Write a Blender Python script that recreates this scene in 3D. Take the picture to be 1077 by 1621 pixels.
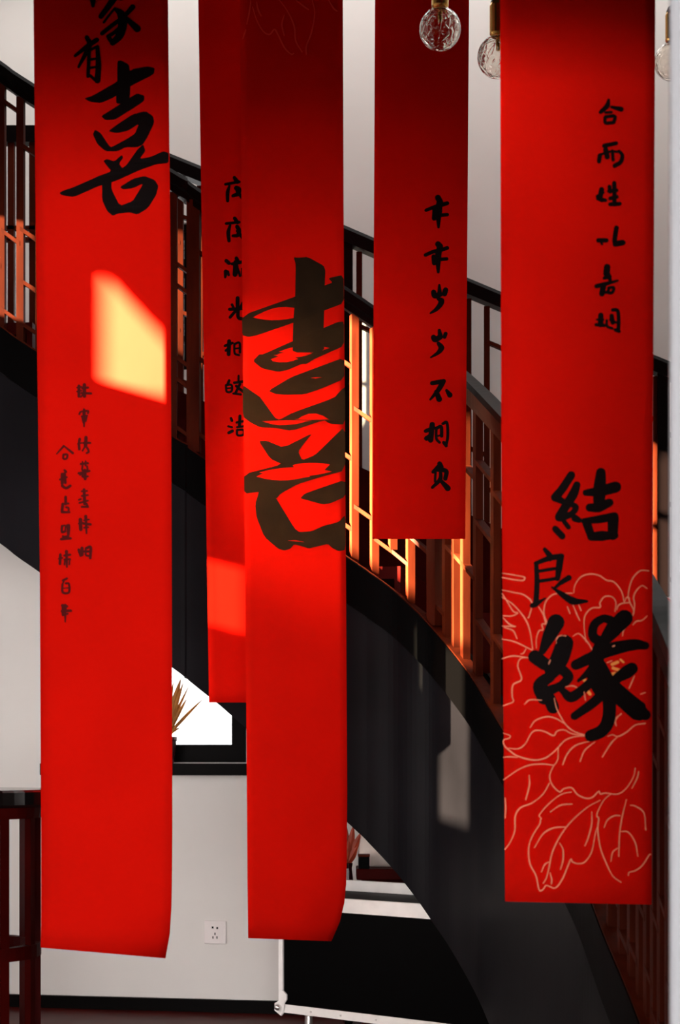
import bpy, bmesh, math, random
from mathutils import Vector
from mathutils.geometry import tessellate_polygon
random.seed(7)
for o in list(bpy.data.objects): bpy.data.objects.remove(o)
SC = bpy.context.scene
COL = SC.collection

# ------------------------------------------------------------------ camera
F, CX, HY, CAMZ = 2600.0, 538.5, 1196.0, 1.0      # focal length in pixels, principal column, horizon row
cam_d = bpy.data.cameras.new('camera'); cam = bpy.data.objects.new('camera', cam_d); COL.objects.link(cam)
cam_d.sensor_fit = 'HORIZONTAL'; cam_d.sensor_width = 36.0
cam_d.lens = F / 1077.0 * 36.0
cam_d.shift_y = (HY - 810.5) / 1077.0
cam_d.clip_end = 200
cam.location = (0, 0, CAMZ); cam.rotation_euler = (math.pi / 2, 0, 0)
cam_d.dof.use_dof = True; cam_d.dof.focus_distance = 4.9; cam_d.dof.aperture_fstop = 10.0
SC.camera = cam
SC.view_settings.view_transform = 'Standard'; SC.view_settings.look = 'None'
SC.view_settings.gamma = 1.0; SC.view_settings.use_curve_mapping = False
SC.view_settings.exposure = 0.0

# ------------------------------------------------------------------ sky, sun, large lights
world = bpy.data.worlds.new('sky'); SC.world = world; world.use_nodes = True
bg = world.node_tree.nodes['Background']
bg.inputs['Color'].default_value = (1.0, 0.96, 0.93, 1); bg.inputs['Strength'].default_value = 3.5
SUN = Vector((0.88, 0.45, -0.24)).normalized()
sd = bpy.data.lights.new('sun', 'SUN'); sd.energy = 1250; sd.angle = math.radians(1.25); sd.color = (1, 0.9, 0.72)
so = bpy.data.objects.new('sun', sd); COL.objects.link(so); so.rotation_euler = SUN.to_track_quat('-Z', 'Y').to_euler()
so.location = (-4, -2, 5)

def lamp_spot(name, loc, target, power, size, blend, color, radius):
    l = bpy.data.lights.new(name, 'SPOT'); l.energy = power; l.spot_size = math.radians(size); l.spot_blend = blend
    l.color = color; l.shadow_soft_size = radius
    o = bpy.data.objects.new(name, l); COL.objects.link(o); o.location = loc
    o.rotation_euler = (Vector(target) - Vector(loc)).to_track_quat('-Z', 'Y').to_euler()
    return o
# added spots that brighten the big-character banner and the peony banner
lamp_spot('added_spot', (-1.5, 3.95, 2.5), (-0.2, 4.6, 1.9), 420, 30, 1.0, (1, 0.66, 0.36), 0.05)
lamp_spot('added_spot', (-1.55, 4.1, 2.4), (-0.15, 4.65, 1.05), 70, 42, 1.0, (1, 0.8, 0.6), 0.08)
lamp_spot('added_spot', (-0.35, 2.68, 2.34), (0.5, 3.0, 2.17), 9, 40, 1.0, (1, 0.85, 0.7), 0.04)
def lamp_area(name, loc, target, power, sx, sy, color):
    l = bpy.data.lights.new(name, 'AREA'); l.shape = 'RECTANGLE'; l.size = sx; l.size_y = sy; l.energy = power; l.color = color
    o = bpy.data.objects.new(name, l); COL.objects.link(o); o.location = loc
    o.rotation_euler = (Vector(target) - Vector(loc)).to_track_quat('-Z', 'Z').to_euler()
    return o
# added area lamps at both sides brighten the lower wall
# added area lamp behind the camera lights the banner fronts
lamp_area('front_fill', (0, -4.0, 1.1), (0, 5, 1.1), 370, 3.2, 2.0, (1, 0.94, 0.92))
lamp_area('side_fill', (-1.6, 5.0, 0.95), (0.0, 6.0, 0.9), 20, 1.0, 1.3, (1, 0.92, 0.88))
lamp_area('side_fill', (2.0, 4.6, 1.0), (-0.6, 6.2, 0.8), 12, 1.2, 1.3, (1, 0.94, 0.9))

# ------------------------------------------------------------------ helpers
def P(x, y, d): return Vector(((x - CX) / F * d, d, CAMZ + (HY - y) / F * d))
def X(x, d): return (x - CX) / F * d
def Z(y, d): return CAMZ + (HY - y) / F * d

def mat(name, color, rough=0.6, spec=0.4, metal=0.0, noise=0.0, scale=6.0, bump=0.0, coat=0.0, stretch=None):
    m = bpy.data.materials.new(name); m.use_nodes = True
    nt = m.node_tree; b = nt.nodes['Principled BSDF']
    b.inputs['Base Color'].default_value = (*color, 1); b.inputs['Roughness'].default_value = rough
    b.inputs['Specular IOR Level'].default_value = spec; b.inputs['Metallic'].default_value = metal
    b.inputs['Coat Weight'].default_value = coat
    if noise or bump:
        tc = nt.nodes.new('ShaderNodeTexCoord'); mp = nt.nodes.new('ShaderNodeMapping')
        nt.links.new(tc.outputs['Object'], mp.inputs['Vector'])
        if stretch: mp.inputs['Scale'].default_value = stretch
        n = nt.nodes.new('ShaderNodeTexNoise'); n.inputs['Scale'].default_value = scale; n.inputs['Detail'].default_value = 5
        nt.links.new(mp.outputs['Vector'], n.inputs['Vector'])
        if noise:
            r = nt.nodes.new('ShaderNodeValToRGB')
            lo = [max(0, c * (1 - noise)) for c in color]; hi = [min(1, c * (1 + noise)) for c in color]
            r.color_ramp.elements[0].color = (*lo, 1); r.color_ramp.elements[1].color = (*hi, 1)
            r.color_ramp.elements[0].position = 0.3; r.color_ramp.elements[1].position = 0.7
            nt.links.new(n.outputs['Fac'], r.inputs['Fac']); nt.links.new(r.outputs['Color'], b.inputs['Base Color'])
        if bump:
            bp = nt.nodes.new('ShaderNodeBump'); bp.inputs['Strength'].default_value = bump; bp.inputs['Distance'].default_value = 0.01
            nt.links.new(n.outputs['Fac'], bp.inputs['Height']); nt.links.new(bp.outputs['Normal'], b.inputs['Normal'])
    return m

M = {}
M['paper'] = mat('red_paper', (0.60, 0.0054, 0.0022), 0.8, 0.0, noise=0.05, scale=5)
M['ink'] = mat('black_ink', (0.004, 0.002, 0.002), 0.6, 0.04)
M['ink_big'] = mat('lit_black_ink', (0.018, 0.0095, 0.004), 0.6, 0.03, noise=0.25, scale=14)  # brown tone puts the warm light on black ink into its colour
M['ink_small'] = mat('thin_ink', (0.07, 0.001, 0.001), 0.7, 0.1)
M['print'] = mat('salmon_print', (0.85, 0.27, 0.15), 0.7, 0.2)
M['print_red'] = mat('red_print', (0.8, 0.045, 0.03), 0.7, 0.2)
M['print_gold'] = mat('gold_print', (0.9, 0.32, 0.06), 0.6, 0.3)
M['wall'] = mat('white_plaster', (0.70, 0.68, 0.655), 0.85, 0.2, noise=0.05, scale=1.6, bump=0.04)
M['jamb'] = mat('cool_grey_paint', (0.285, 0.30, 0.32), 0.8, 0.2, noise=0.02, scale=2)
M['ceil'] = mat('dark_ceiling', (0.05, 0.045, 0.045), 0.9, 0.1, noise=0.1)
M['floor'] = mat('dark_red_boards', (0.05, 0.003, 0.002), 0.4, 0.12, noise=0.4, scale=5, stretch=(1, 12, 1))
M['black'] = mat('black_paint', (0.0015, 0.0013, 0.0014), 0.5, 0.02)
M['skirt'] = mat('dark_grey_plaster', (0.0066, 0.0060, 0.0076), 0.4, 0.04, noise=0.25, scale=4, bump=0.06)
M['rail'] = mat('black_lacquer', (0.0035, 0.0018, 0.0018), 0.35, 0.06)
M['wood'] = mat('red_brown_wood', (0.055, 0.0075, 0.0022), 0.5, 0.04, noise=0.35, scale=9, stretch=(3, 3, 0.5))
M['tread'] = mat('dark_red_lacquer', (0.035, 0.0015, 0.001), 0.45, 0.02, noise=0.3, scale=6)
M['gloss'] = mat('polished_black', (0.004, 0.003, 0.003), 0.12, 0.5)
M['frame'] = mat('dark_window_frame', (0.002, 0.0015, 0.0015), 0.5, 0.04)
M['alu'] = mat('white_aluminium', (0.86, 0.84, 0.82), 0.45, 0.4, metal=0.0, noise=0.05, scale=20)
M['steel'] = mat('bright_steel', (0.7, 0.68, 0.66), 0.3, 0.5, metal=0.9)
M['plastic'] = mat('white_plastic', (0.78, 0.73, 0.72), 0.35, 0.5)
M['dark'] = mat('dark_hole', (0.004, 0.004, 0.004), 0.8, 0.1)
M['brass'] = mat('brass', (0.85, 0.52, 0.14), 0.25, 0.5, metal=1.0)
M['cushion'] = mat('cream_cloth', (0.78, 0.68, 0.62), 0.9, 0.1, noise=0.06, scale=30, bump=0.1)
M['leaf'] = mat('ochre_leaf', (0.32, 0.12, 0.02), 0.5, 0.3, noise=0.5, scale=12)
M['leaf_red'] = mat('dull_red_leaf', (0.35, 0.04, 0.012), 0.5, 0.3, noise=0.4, scale=15)
M['pot'] = mat('dark_red_pot', (0.03, 0.004, 0.006), 0.25, 0.5)

def glass(name, tint, rough=0.0, bump=0.0):
    m = bpy.data.materials.new(name); m.use_nodes = True; nt = m.node_tree; b = nt.nodes['Principled BSDF']
    b.inputs['Base Color'].default_value = (*tint, 1); b.inputs['Transmission Weight'].default_value = 1
    b.inputs['Roughness'].default_value = rough; b.inputs['IOR'].default_value = 1.45
    if bump:
        tc = nt.nodes.new('ShaderNodeTexCoord')
        v = nt.nodes.new('ShaderNodeTexVoronoi'); v.feature = 'DISTANCE_TO_EDGE'; v.inputs['Scale'].default_value = 45
        nt.links.new(tc.outputs['Object'], v.inputs['Vector'])
        bp = nt.nodes.new('ShaderNodeBump'); bp.inputs['Strength'].default_value = bump; bp.inputs['Distance'].default_value = 0.01
        nt.links.new(v.outputs['Distance'], bp.inputs['Height']); nt.links.new(bp.outputs['Normal'], b.inputs['Normal'])
    return m
M['globe'] = glass('crackled_glass', (0.97, 0.93, 0.88), 0.03, 0.5)
def pane(name, tint):
    m = bpy.data.materials.new(name); m.use_nodes = True; nt = m.node_tree
    for n in list(nt.nodes):
        if n.type != 'OUTPUT_MATERIAL': nt.nodes.remove(n)
    out = [n for n in nt.nodes][0]
    t = nt.nodes.new('ShaderNodeBsdfTransparent'); t.inputs['Color'].default_value = (*tint, 1)
    g = nt.nodes.new('ShaderNodeBsdfGlossy'); g.inputs['Roughness'].default_value = 0.02
    mx = nt.nodes.new('ShaderNodeMixShader'); mx.inputs['Fac'].default_value = 0.05
    nt.links.new(t.outputs[0], mx.inputs[1]); nt.links.new(g.outputs[0], mx.inputs[2]); nt.links.new(mx.outputs[0], out.inputs['Surface'])
    return m
M['pane'] = pane('clear_glass', (0.95, 0.96, 0.97))
M['sun_dim'] = pane('strong_sun_filter', (0.22, 0.21, 0.19))  # filter added to dim the sun in the side openings
M['tinted'] = pane('weak_sun_filter', (0.61, 0.59, 0.54))  # weaker added filter, for the sun on the railing

def wloc(o): return o.location.copy() if o.parent is None else o.location + wloc(o.parent)
class MB:
    def __init__(s): s.v = []; s.f = []
    def add(s, vs, fs):
        n = len(s.v); s.v += [tuple(v) for v in vs]; s.f += [tuple(i + n for i in f) for f in fs]; return s
    def box(s, a, b):
        (x0, y0, z0), (x1, y1, z1) = a, b
        return s.hexa([(x0, y0, z0), (x1, y0, z0), (x1, y1, z0), (x0, y1, z0)], [(x0, y0, z1), (x1, y0, z1), (x1, y1, z1), (x0, y1, z1)])
    def hexa(s, lo, hi):
        return s.add(list(lo) + list(hi), [(3, 2, 1, 0), (4, 5, 6, 7), (0, 1, 5, 4), (1, 2, 6, 5), (2, 3, 7, 6), (3, 0, 4, 7)])
    def obox(s, c, u, v, w):      # box from a centre and three half-axis vectors
        c, u, v, w = Vector(c), Vector(u), Vector(v), Vector(w)
        return s.hexa([c - u - v - w, c + u - v - w, c + u + v - w, c - u + v - w], [c - u - v + w, c + u - v + w, c + u + v + w, c - u + v + w])
    def lathe(s, c, prof, n=24, caps=True):
        c = Vector(c); vs = []; fs = []
        for r, z in prof:
            for k in range(n):
                a = 2 * math.pi * k / n; vs.append((c.x + r * math.cos(a), c.y + r * math.sin(a), c.z + z))
        for i in range(len(prof) - 1):
            for k in range(n):
                k2 = (k + 1) % n; fs.append((i * n + k, i * n + k2, (i + 1) * n + k2, (i + 1) * n + k))
        if caps:
            fs.append(tuple(range(n - 1, -1, -1))); fs.append(tuple((len(prof) - 1) * n + k for k in range(n)))
        return s.add(vs, fs)
    def tube(s, pts, r, n=8):
        pts = [Vector(p) for p in pts]; vs = []; fs = []
        for i, p in enumerate(pts):
            t = (pts[min(i + 1, len(pts) - 1)] - pts[max(i - 1, 0)]).normalized()
            a = t.orthogonal().normalized(); b = t.cross(a)
            rr = r[i] if isinstance(r, (list, tuple)) else r
            for k in range(n):
                q = 2 * math.pi * k / n; vs.append(p + a * rr * math.cos(q) + b * rr * math.sin(q))
        for i in range(len(pts) - 1):
            for k in range(n):
                k2 = (k + 1) % n; fs.append((i * n + k, i * n + k2, (i + 1) * n + k2, (i + 1) * n + k))
        fs.append(tuple(range(n - 1, -1, -1))); fs.append(tuple((len(pts) - 1) * n + k for k in range(n)))
        return s.add(vs, fs)
    def build(s, name, m, parent=None, smooth=False, origin=None, bevel=0.0, fix=True):
        me = bpy.data.meshes.new(name)
        off = Vector(origin) if origin is not None else Vector((0, 0, 0))
        me.from_pydata([tuple(Vector(v) - off) for v in s.v], [], s.f); me.update()
        if fix:
            bm = bmesh.new(); bm.from_mesh(me); bmesh.ops.recalc_face_normals(bm, faces=bm.faces); bm.to_mesh(me); bm.free()
        if smooth:
            for p in me.polygons: p.use_smooth = True
        me.materials.append(M[m])
        o = bpy.data.objects.new(name, me); COL.objects.link(o); o.location = off
        if parent is not None:
            o.parent = parent; o.location = off - wloc(parent)
        if bevel:
            bv = o.modifiers.new('bevel', 'BEVEL'); bv.width = bevel; bv.segments = 2; bv.limit_method = 'ANGLE'
        return o

def thing(name, label, cat, loc=(0, 0, 0), group=None):
    o = bpy.data.objects.new(name, None); COL.objects.link(o); o.location = loc; o.empty_display_size = 0.1
    return tag(o, label, cat, group)
def tag(o, label, cat, group=None):
    o['label'] = label; o['category'] = cat
    if group: o['group'] = group
    return o
def struct(o, label, cat):
    o['kind'] = 'structure'; o['label'] = label; o['category'] = cat; return o
def catmull(pts, per=8):
    pts = [Vector(p) for p in pts]
    if len(pts) < 3: return [pts[0].lerp(pts[-1], i / per) for i in range(per + 1)]
    out = []
    ext = [pts[0] * 2 - pts[1]] + pts + [pts[-1] * 2 - pts[-2]]
    for i in range(1, len(ext) - 2):
        p0, p1, p2, p3 = ext[i - 1:i + 3]
        for k in range(per):
            t = k / per
            out.append(0.5 * (2 * p1 + (p2 - p0) * t + (2 * p0 - 5 * p1 + 4 * p2 - p3) * t * t + (3 * p1 - p0 - 3 * p2 + p3) * t ** 3))
    out.append(pts[-1]); return out

# ------------------------------------------------------------------ room shell
WD0, WT = 6.33, 0.17                              # back wall: distance 6.33 - 0.17 X
def wx(px): k = (px - CX) / F; return k * WD0 / (1 + WT * k)
def wd(x): return WD0 - WT * x
def wz(py, px): return Z(py, wd(wx(px)))
wu = Vector((1, -WT, 0)).normalized(); wn = Vector((WT, 1, 0)).normalized()   # along the wall, out through it
def wpt(x, z, out=0.0): return Vector((x, wd(x), z)) + wn * out

def grid_wall(name, m, us, zs, holes, pt, thick):
    mb = MB()
    def solid(i, j):
        if i < 0 or j < 0 or i >= len(us) - 1 or j >= len(zs) - 1: return False
        cu, cz = (us[i] + us[i + 1]) / 2, (zs[j] + zs[j + 1]) / 2
        return not any(a < cu < b and c < cz < d for a, b, c, d in holes)
    for i in range(len(us) - 1):
        for j in range(len(zs) - 1):
            if not solid(i, j): continue
            q = lambda u, z, o: pt(u, z, o)
            u0, u1, z0, z1 = us[i], us[i + 1], zs[j], zs[j + 1]
            mb.add([q(u0, z0, 0), q(u1, z0, 0), q(u1, z1, 0), q(u0, z1, 0)], [(0, 1, 2, 3)])
            mb.add([q(u0, z0, thick), q(u1, z0, thick), q(u1, z1, thick), q(u0, z1, thick)], [(3, 2, 1, 0)])
            for (di, dj, e) in ((-1, 0, ((u0, z0), (u0, z1))), (1, 0, ((u1, z0), (u1, z1))), (0, -1, ((u0, z0), (u1, z0))), (0, 1, ((u0, z1), (u1, z1)))):
                if not solid(i + di, j + dj):
                    (a, b), (c, d) = e
                    mb.add([q(a, b, 0), q(c, d, 0), q(c, d, thick), q(a, b, thick)], [(0, 1, 2, 3)])
    return mb.build(name, m)

HTOP = 4.12
XL, XR = -1.72, 2.1
# openings of the back wall
W1 = (wx(92), wx(390), wz(1207, 390), wz(830, 390))
W2 = (wx(95), wx(298), wz(585, 298), wz(352, 298))
us = sorted({XL - 0.2, XR + 0.2, W1[0], W1[1], W2[0], W2[1]}); zs = sorted({0.0, HTOP + 0.4, W1[2], W1[3], W2[2], W2[3]})
struct(grid_wall('wall_back', 'wall', us, zs, [W1, W2], wpt, 0.22), 'pale plastered wall behind the curved stair', 'wall')

# left wall, outside the frame, with openings cut to throw the sun patches
def lpt(u, z, o): return Vector((XL - o, u, z))
def back(px, py, d):                              # where the sun ray that ends at this point crosses the left wall
    p = P(px, py, d); t = (p.x - XL) / SUN.x; q = p - SUN * t; return q.y, q.z
a = back(166, 430, 3.66); b2 = back(285, 612, 3.66)
SL = (b2[0], a[0])
z_bot = back(200, 611, 3.66)[1]; z_top = back(157, 370, 3.66)[1]
SLIT = (SL[0], SL[1], z_bot, z_top)
PANE = (4.30, 4.56, 1.95, 3.05)
PANE2 = (5.28, 5.47, 2.45, 3.22)
PANES = [(PANE, 'tinted'), (PANE2, 'sun_dim'), ((3.99, 4.07, 1.92, 2.62), 'tinted'), ((4.195, 4.265, 1.76, 1.95), 'sun_dim'), ((3.945, 4.18, 1.36, 1.9), 'sun_dim'), ((5.06, 5.17, 2.62, 2.95), 'sun_dim')]
lus = sorted({-4.3, 6.9, SLIT[0], SLIT[1]} | {v for p, _ in PANES for v in p[:2]}); lzs = sorted({0.0, HTOP + 2.2, SLIT[2], SLIT[3]} | {v for p, _ in PANES for v in p[2:]})
struct(grid_wall('wall_left', 'wall', lus, lzs, [SLIT] + [p for p, _ in PANES], lpt, 0.012), 'side wall with narrow openings cut to shape the sunlight', 'wall')
# added unseen board that cuts the left banner's sun patch to a slope
c0 = back(166, 438, 3.66); c1 = back(272, 560, 3.66)
sl = (c1[1] - c0[1]) / (c1[0] - c0[0])
zc = lambda u: c0[1] + sl * (u - c0[0])
mb = MB()
u0, u1 = SLIT[0] - 0.02, SLIT[1] + 0.02
poly = [(u0, zc(u0)), (u1, zc(u1)), (u1, SLIT[3] + 0.15), (u0, SLIT[3] + 0.15)]
mb.hexa([(XL + 0.001, u, z) for u, z in poly], [(XL + 0.006, u, z) for u, z in poly])
struct(mb.build('sun_mask_1', 'wall'), 'added raked board that shapes the sun patch', 'trim')
# added unseen boards keep the sun off the handrail and stringer
def rake(name, pa, pb, above, u0, u1, ext):
    (ua, za), (ub, zb_) = pa, pb; k = (zb_ - za) / (ub - ua); f = lambda u: za + k * (u - ua)
    p = [(u0, f(u0)), (u1, f(u1)), (u1, ext), (u0, ext)]
    struct(MB().hexa([(XL + 0.001, u, z) for u, z in p], [(XL + 0.006, u, z) for u, z in p]).build(name, 'wall'), 'added raked board that limits the sun on the railing', 'trim')
rake('sun_mask_2', back(545, 497, 5.37), back(690, 600, 5.27), True, 4.28, 4.58, 3.15)
rake('sun_mask_3', back(545, 862, 5.37), back(690, 976, 5.27), False, 4.28, 4.58, 1.88)
for k, (pn, gm) in enumerate(PANES):  # added panes that weaken the sun in each opening
    mb = MB().box((XL - 0.008, pn[0] + 0.001, pn[2] + 0.001), (XL - 0.004, pn[1] - 0.001, pn[3] - 0.001))
    struct(mb.build('window_%d' % (k + 3), gm), 'added pane that dims the sun through a side opening', 'window')

mb = MB().box((XR, 2.0, 0), (XR + 0.2, 7.0, HTOP + 0.4)); struct(mb.build('wall_right', 'wall'), 'side wall beyond the stair', 'wall')
pa_ = [(X(1059, 1.8), 1.8), (XR + 0.2, 1.8), (XR + 0.2, 1.95), (X(1059, 1.8) + 0.05, 1.95)]
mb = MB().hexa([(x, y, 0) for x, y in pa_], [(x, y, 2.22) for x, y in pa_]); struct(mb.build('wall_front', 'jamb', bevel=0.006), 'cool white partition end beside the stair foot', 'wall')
mb = MB().box((-3.2, -4.3, -0.1), (XR + 0.4, 7.2, 0)); struct(mb.build('floor', 'floor'), 'dark red polished floor', 'floor')
mb = MB().box((-3.2, -4.3, 2.22), (XR + 0.4, 2.6, 2.37)); struct(mb.build('ceiling', 'ceil'), 'dark ceiling in front of the stairwell, set low to shade the banner tops', 'ceiling')  # unseen slab, lowered to darken the banner tops
mb = MB().box((XL - 0.2, 2.5, 2.37), (XR + 0.3, 2.6, HTOP + 0.3)); struct(mb.build('trim_2', 'ceil'), 'dark bulkhead above the low ceiling', 'trim')
SKY0, SKY1 = 5.15, 6.15
mb = MB().box((XL - 0.2, 2.6, HTOP), (XR + 0.3, SKY0, HTOP + 0.15)).box((XL - 0.2, SKY1 + 0.3, HTOP), (XR + 0.3, 7.2, HTOP + 0.15))  # slot left open to light the upper wall from above
struct(mb.build('trim_3', 'ceil'), 'dark stairwell ceiling with an open slot added to light the wall', 'trim')
# baseboard
mb = MB()
xa, xb = XL, wx(760)
zt = 1 - (1578 - HY) * wd(wx(200)) / F
mb.hexa([wpt(xa, 0, -0.02), wpt(xb, 0, -0.02), wpt(xb, 0, 0.0), wpt(xa, 0, 0.0)], [wpt(xa, zt, -0.02), wpt(xb, zt, -0.02), wpt(xb, zt, 0), wpt(xa, zt, 0)])
struct(mb.build('baseboard_back', 'frame'), 'black baseboard along the pale wall', 'baseboard')

def window(idx, W, bars_u, bars_z, sill, label, side, top, bottom):
    w = thing('window_%d' % idx, label, 'window', wpt((W[0] + W[1]) / 2, W[2])); w['kind'] = 'structure'
    def bar(name, u0, u1, z0, z1, o0, o1, m='frame'):
        b = MB().hexa([wpt(u0, z0, o0), wpt(u1, z0, o0), wpt(u1, z0, o1), wpt(u0, z0, o1)], [wpt(u0, z1, o0), wpt(u1, z1, o0), wpt(u1, z1, o1), wpt(u0, z1, o1)])
        b.build(name, m, w, origin=wpt((u0 + u1) / 2, (z0 + z1) / 2))
    bar('window_frame', W[0], W[0] + side, W[2], W[3], 0.02, 0.09); bar('window_frame', W[1] - side, W[1], W[2], W[3], 0.02, 0.09)
    bar('window_frame', W[0] + side, W[1] - side, W[2], W[2] + bottom, 0.02, 0.09); bar('window_frame', W[0] + side, W[1] - side, W[3] - top, W[3], 0.02, 0.09)
    for (u, h) in bars_u: bar('mullion', u - h, u + h, W[2] + bottom, W[3] - top, 0.03, 0.08)
    for (z, h) in bars_z: bar('mullion', W[0] + side, W[1] - side, z - h, z + h, 0.03, 0.08)
    bar('pane', W[0] + side, W[1] - side, W[2] + bottom, W[3] - top, 0.053, 0.058, 'pane')
    if sill: bar('window_sill', W[0] - 0.05, W[1] + 0.04, W[2] - 0.05, W[2] - 0.004, -0.07, 0.0)
    return w
window(1, W1, [((W1[0] + W1[1]) / 2 - 0.1, 0.02)], [], True, 'dark framed window with a black sill under the stair', 0.062, 0.06, 0.07)
window(2, W2, [(wx(290.5), 0.006)], [(wz(418, 298), 0.03), (wz(531, 298), 0.006)], False, 'upper dark framed window behind the stair railing', 0.012, 0.03, 0.03)

# ------------------------------------------------------------------ staircase
NP = [(-300, -100, 5.5), (-150, 0, 5.47), (0, 98, 5.45), (54, 135, 5.44), (270, 269, 5.42), (319, 303, 5.42), (545, 454, 5.37), (590, 484, 5.36), (640, 519, 5.34),
      (683, 551, 5.28), (712, 573, 5.19), (737, 593, 5.08), (765, 619, 4.95), (792, 647, 4.78), (850, 709, 4.45), (910, 776, 4.13), (940, 812, 3.95),
      (975, 855, 3.66), (1010, 897, 3.45), (1042, 950, 3.3), (1070, 1012, 3.15), (1120, 1130, 2.85), (1190, 1318, 2.45)]
near = catmull([P(*p) for p in NP], 6)
def proj_x(p): return CX + p.x / p.y * F
def frame_at(path, i):
    t = path[min(i + 1, len(path) - 1)] - path[max(i - 1, 0)]
    t = Vector((t.x, t.y, 0)).normalized(); return t, Vector((t.y, -t.x, 0))      # tangent, normal towards the camera side
def sample(path, px):
    for i in range(len(path) - 1):
        a, b = proj_x(path[i]), proj_x(path[i + 1])
        if a <= px <= b:
            k = (px - a) / (b - a); t, m = frame_at(path, i); t2, m2 = frame_at(path, i + 1)
            return path[i].lerp(path[i + 1], k), t.lerp(t2, k).normalized(), m.lerp(m2, k).normalized()
    raise ValueError(px)
def sweep(path, prof, lo=0, hi=None):
    # prof: function(i) -> list of (m offset, z offset) around the section
    hi = len(path) if hi is None else hi
    mb = MB(); vs = []; n = None
    for i in range(lo, hi):
        t, m = frame_at(path, i); pr = prof(i) if callable(prof) else prof; n = len(pr)
        for a, b in pr:
            v = path[i] + m * a; v = Vector((v.x, v.y, max(v.z + b, 0.003))); vs.append(v)
    fs = []
    for i in range(hi - lo - 1):
        for k in range(n):
            k2 = (k + 1) % n; fs.append((i * n + k, i * n + k2, (i + 1) * n + k2, (i + 1) * n + k))
    fs.append(tuple(range(n))); fs.append(tuple((hi - lo - 1) * n + k for k in range(n)))
    return mb.add(vs, fs)
HB = 0.88
def lerp_tab(tab, x):
    if x <= tab[0][0]: return tab[0][1]
    for (a, b), (c, d) in zip(tab, tab[1:]):
        if a <= x <= c: return b + (d - b) * (x - a) / (c - a)
    return tab[-1][1]
SK = [(-300, 1.58), (60, 1.60), (364, 1.655), (575, 1.754), (690, 1.83), (780, 1.84), (1200, 1.84)]
stair = thing('curved_staircase', 'dark curved staircase with red lattice railing and deep grey skirt', 'staircase', (0.61, 2.45, 0))
rail_prof = [(-0.030, -0.014), (-0.022, 0.0), (0.022, 0.0), (0.030, -0.014), (0.030, -0.045), (0.021, -0.05), (0.021, -0.072), (-0.021, -0.072), (-0.021, -0.05), (-0.030, -0.045)]
sweep(near, rail_prof).build('handrail', 'rail', stair)
sweep(near, [(-0.035, -HB), (0.03, -HB), (0.03, -HB - 0.15), (-0.035, -HB - 0.15)]).build('stringer', 'black', stair)
sweep(near, lambda i: [(-0.02, -HB - 0.15), (0.012, -HB - 0.15), (0.012, -lerp_tab(SK, proj_x(near[i]))), (-0.02, -lerp_tab(SK, proj_x(near[i])))]).build('skirt_panel', 'skirt', stair, smooth=False)['label'] = 'dark grey curved skirt panel'
# bright cap strip along the stringer
sweep(near, [(-0.012, -HB + 0.006), (0.027, -HB + 0.006), (0.027, -HB), (-0.012, -HB)]).build('stringer_cap', 'wood', stair)

def baluster(path, px, parent, top=-0.07, bot=-HB, ha=0.007, hm=0.016, m='wood', turn=None, name='baluster'):
    p, t, n = sample(path, px)
    if turn is not None: t = Vector((math.cos(turn), math.sin(turn), 0)); n = Vector((t.y, -t.x, 0))
    c = p + Vector((0, 0, (top + bot) / 2)); 
    b = MB().obox(c, t * ha, n * hm, Vector((0, 0, (top - bot) / 2)))
    if c.z + (bot - top) / 2 < 0.01: return
    o = b.build(name, m, parent, origin=c); return o
def lattice_bar(path, x0, x1, off, parent, th=0.007, hm=0.013, m='wood'):
    p0, t0, n0 = sample(path, x0); p1, t1, n1 = sample(path, x1)
    dz = Vector((0, 0, 1)); lo = []; hi = []
    q = [p0 - n0 * hm, p1 - n1 * hm, p1 + n1 * hm, p0 + n0 * hm]
    lo = [v + dz * (-off - 2 * th) for v in q]; hi = [v + dz * (-off) for v in q]
    if min(v.z for v in lo) < 0.02: return
    c = (p0 + p1) / 2 - dz * off
    MB().hexa(lo, hi).build('lattice_bar', m, parent, origin=c)
near_x = [-57, -27, 3, 33, 63, 94, 125, 156, 187, 217, 247, 275, 307, 338, 369, 400, 431, 464, 497, 530, 561, 593, 622, 650, 690, 708, 722, 737, 757, 785, 806, 829, 852, 874, 895, 915, 934, 952, 970, 988, 1004, 1018, 1030, 1041, 1052, 1064, 1076, 1090, 1104, 1120]
posts = {307, 690, 895}
bays = {3: (.115, .55, .81), 33: (.22, .5, .67, .81), 275: (.29, .36, .60, .67, .83), 530: (.24, .54, .77), 561: (.37, .69), 593: (.30, .75), 622: (.75,), 650: (.2, .655), 708: (.58,), 722: (.58,), 737: (.275, .58), 757: (.22, .40, .70), 785: (.25, .67)}
cyc = [(.2, .55, .8), (.35, .67), (.25, .5, .77), (.3, .62, .82)]
for i, x in enumerate(near_x):
    if x in posts: baluster(near, x, stair, ha=0.021, hm=0.021, name='newel_post', m='wood', top=-0.05)
    else:
        baluster(near, x, stair, bot=(-0.75 if x == 622 else -HB), ha=0.012, hm=0.012, turn=0.3 if 500 < x < 800 else None)
    if i + 1 < len(near_x):
        for off in bays.get(x, cyc[i % 4]): lattice_bar(near, x, near_x[i + 1], off, stair)

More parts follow.
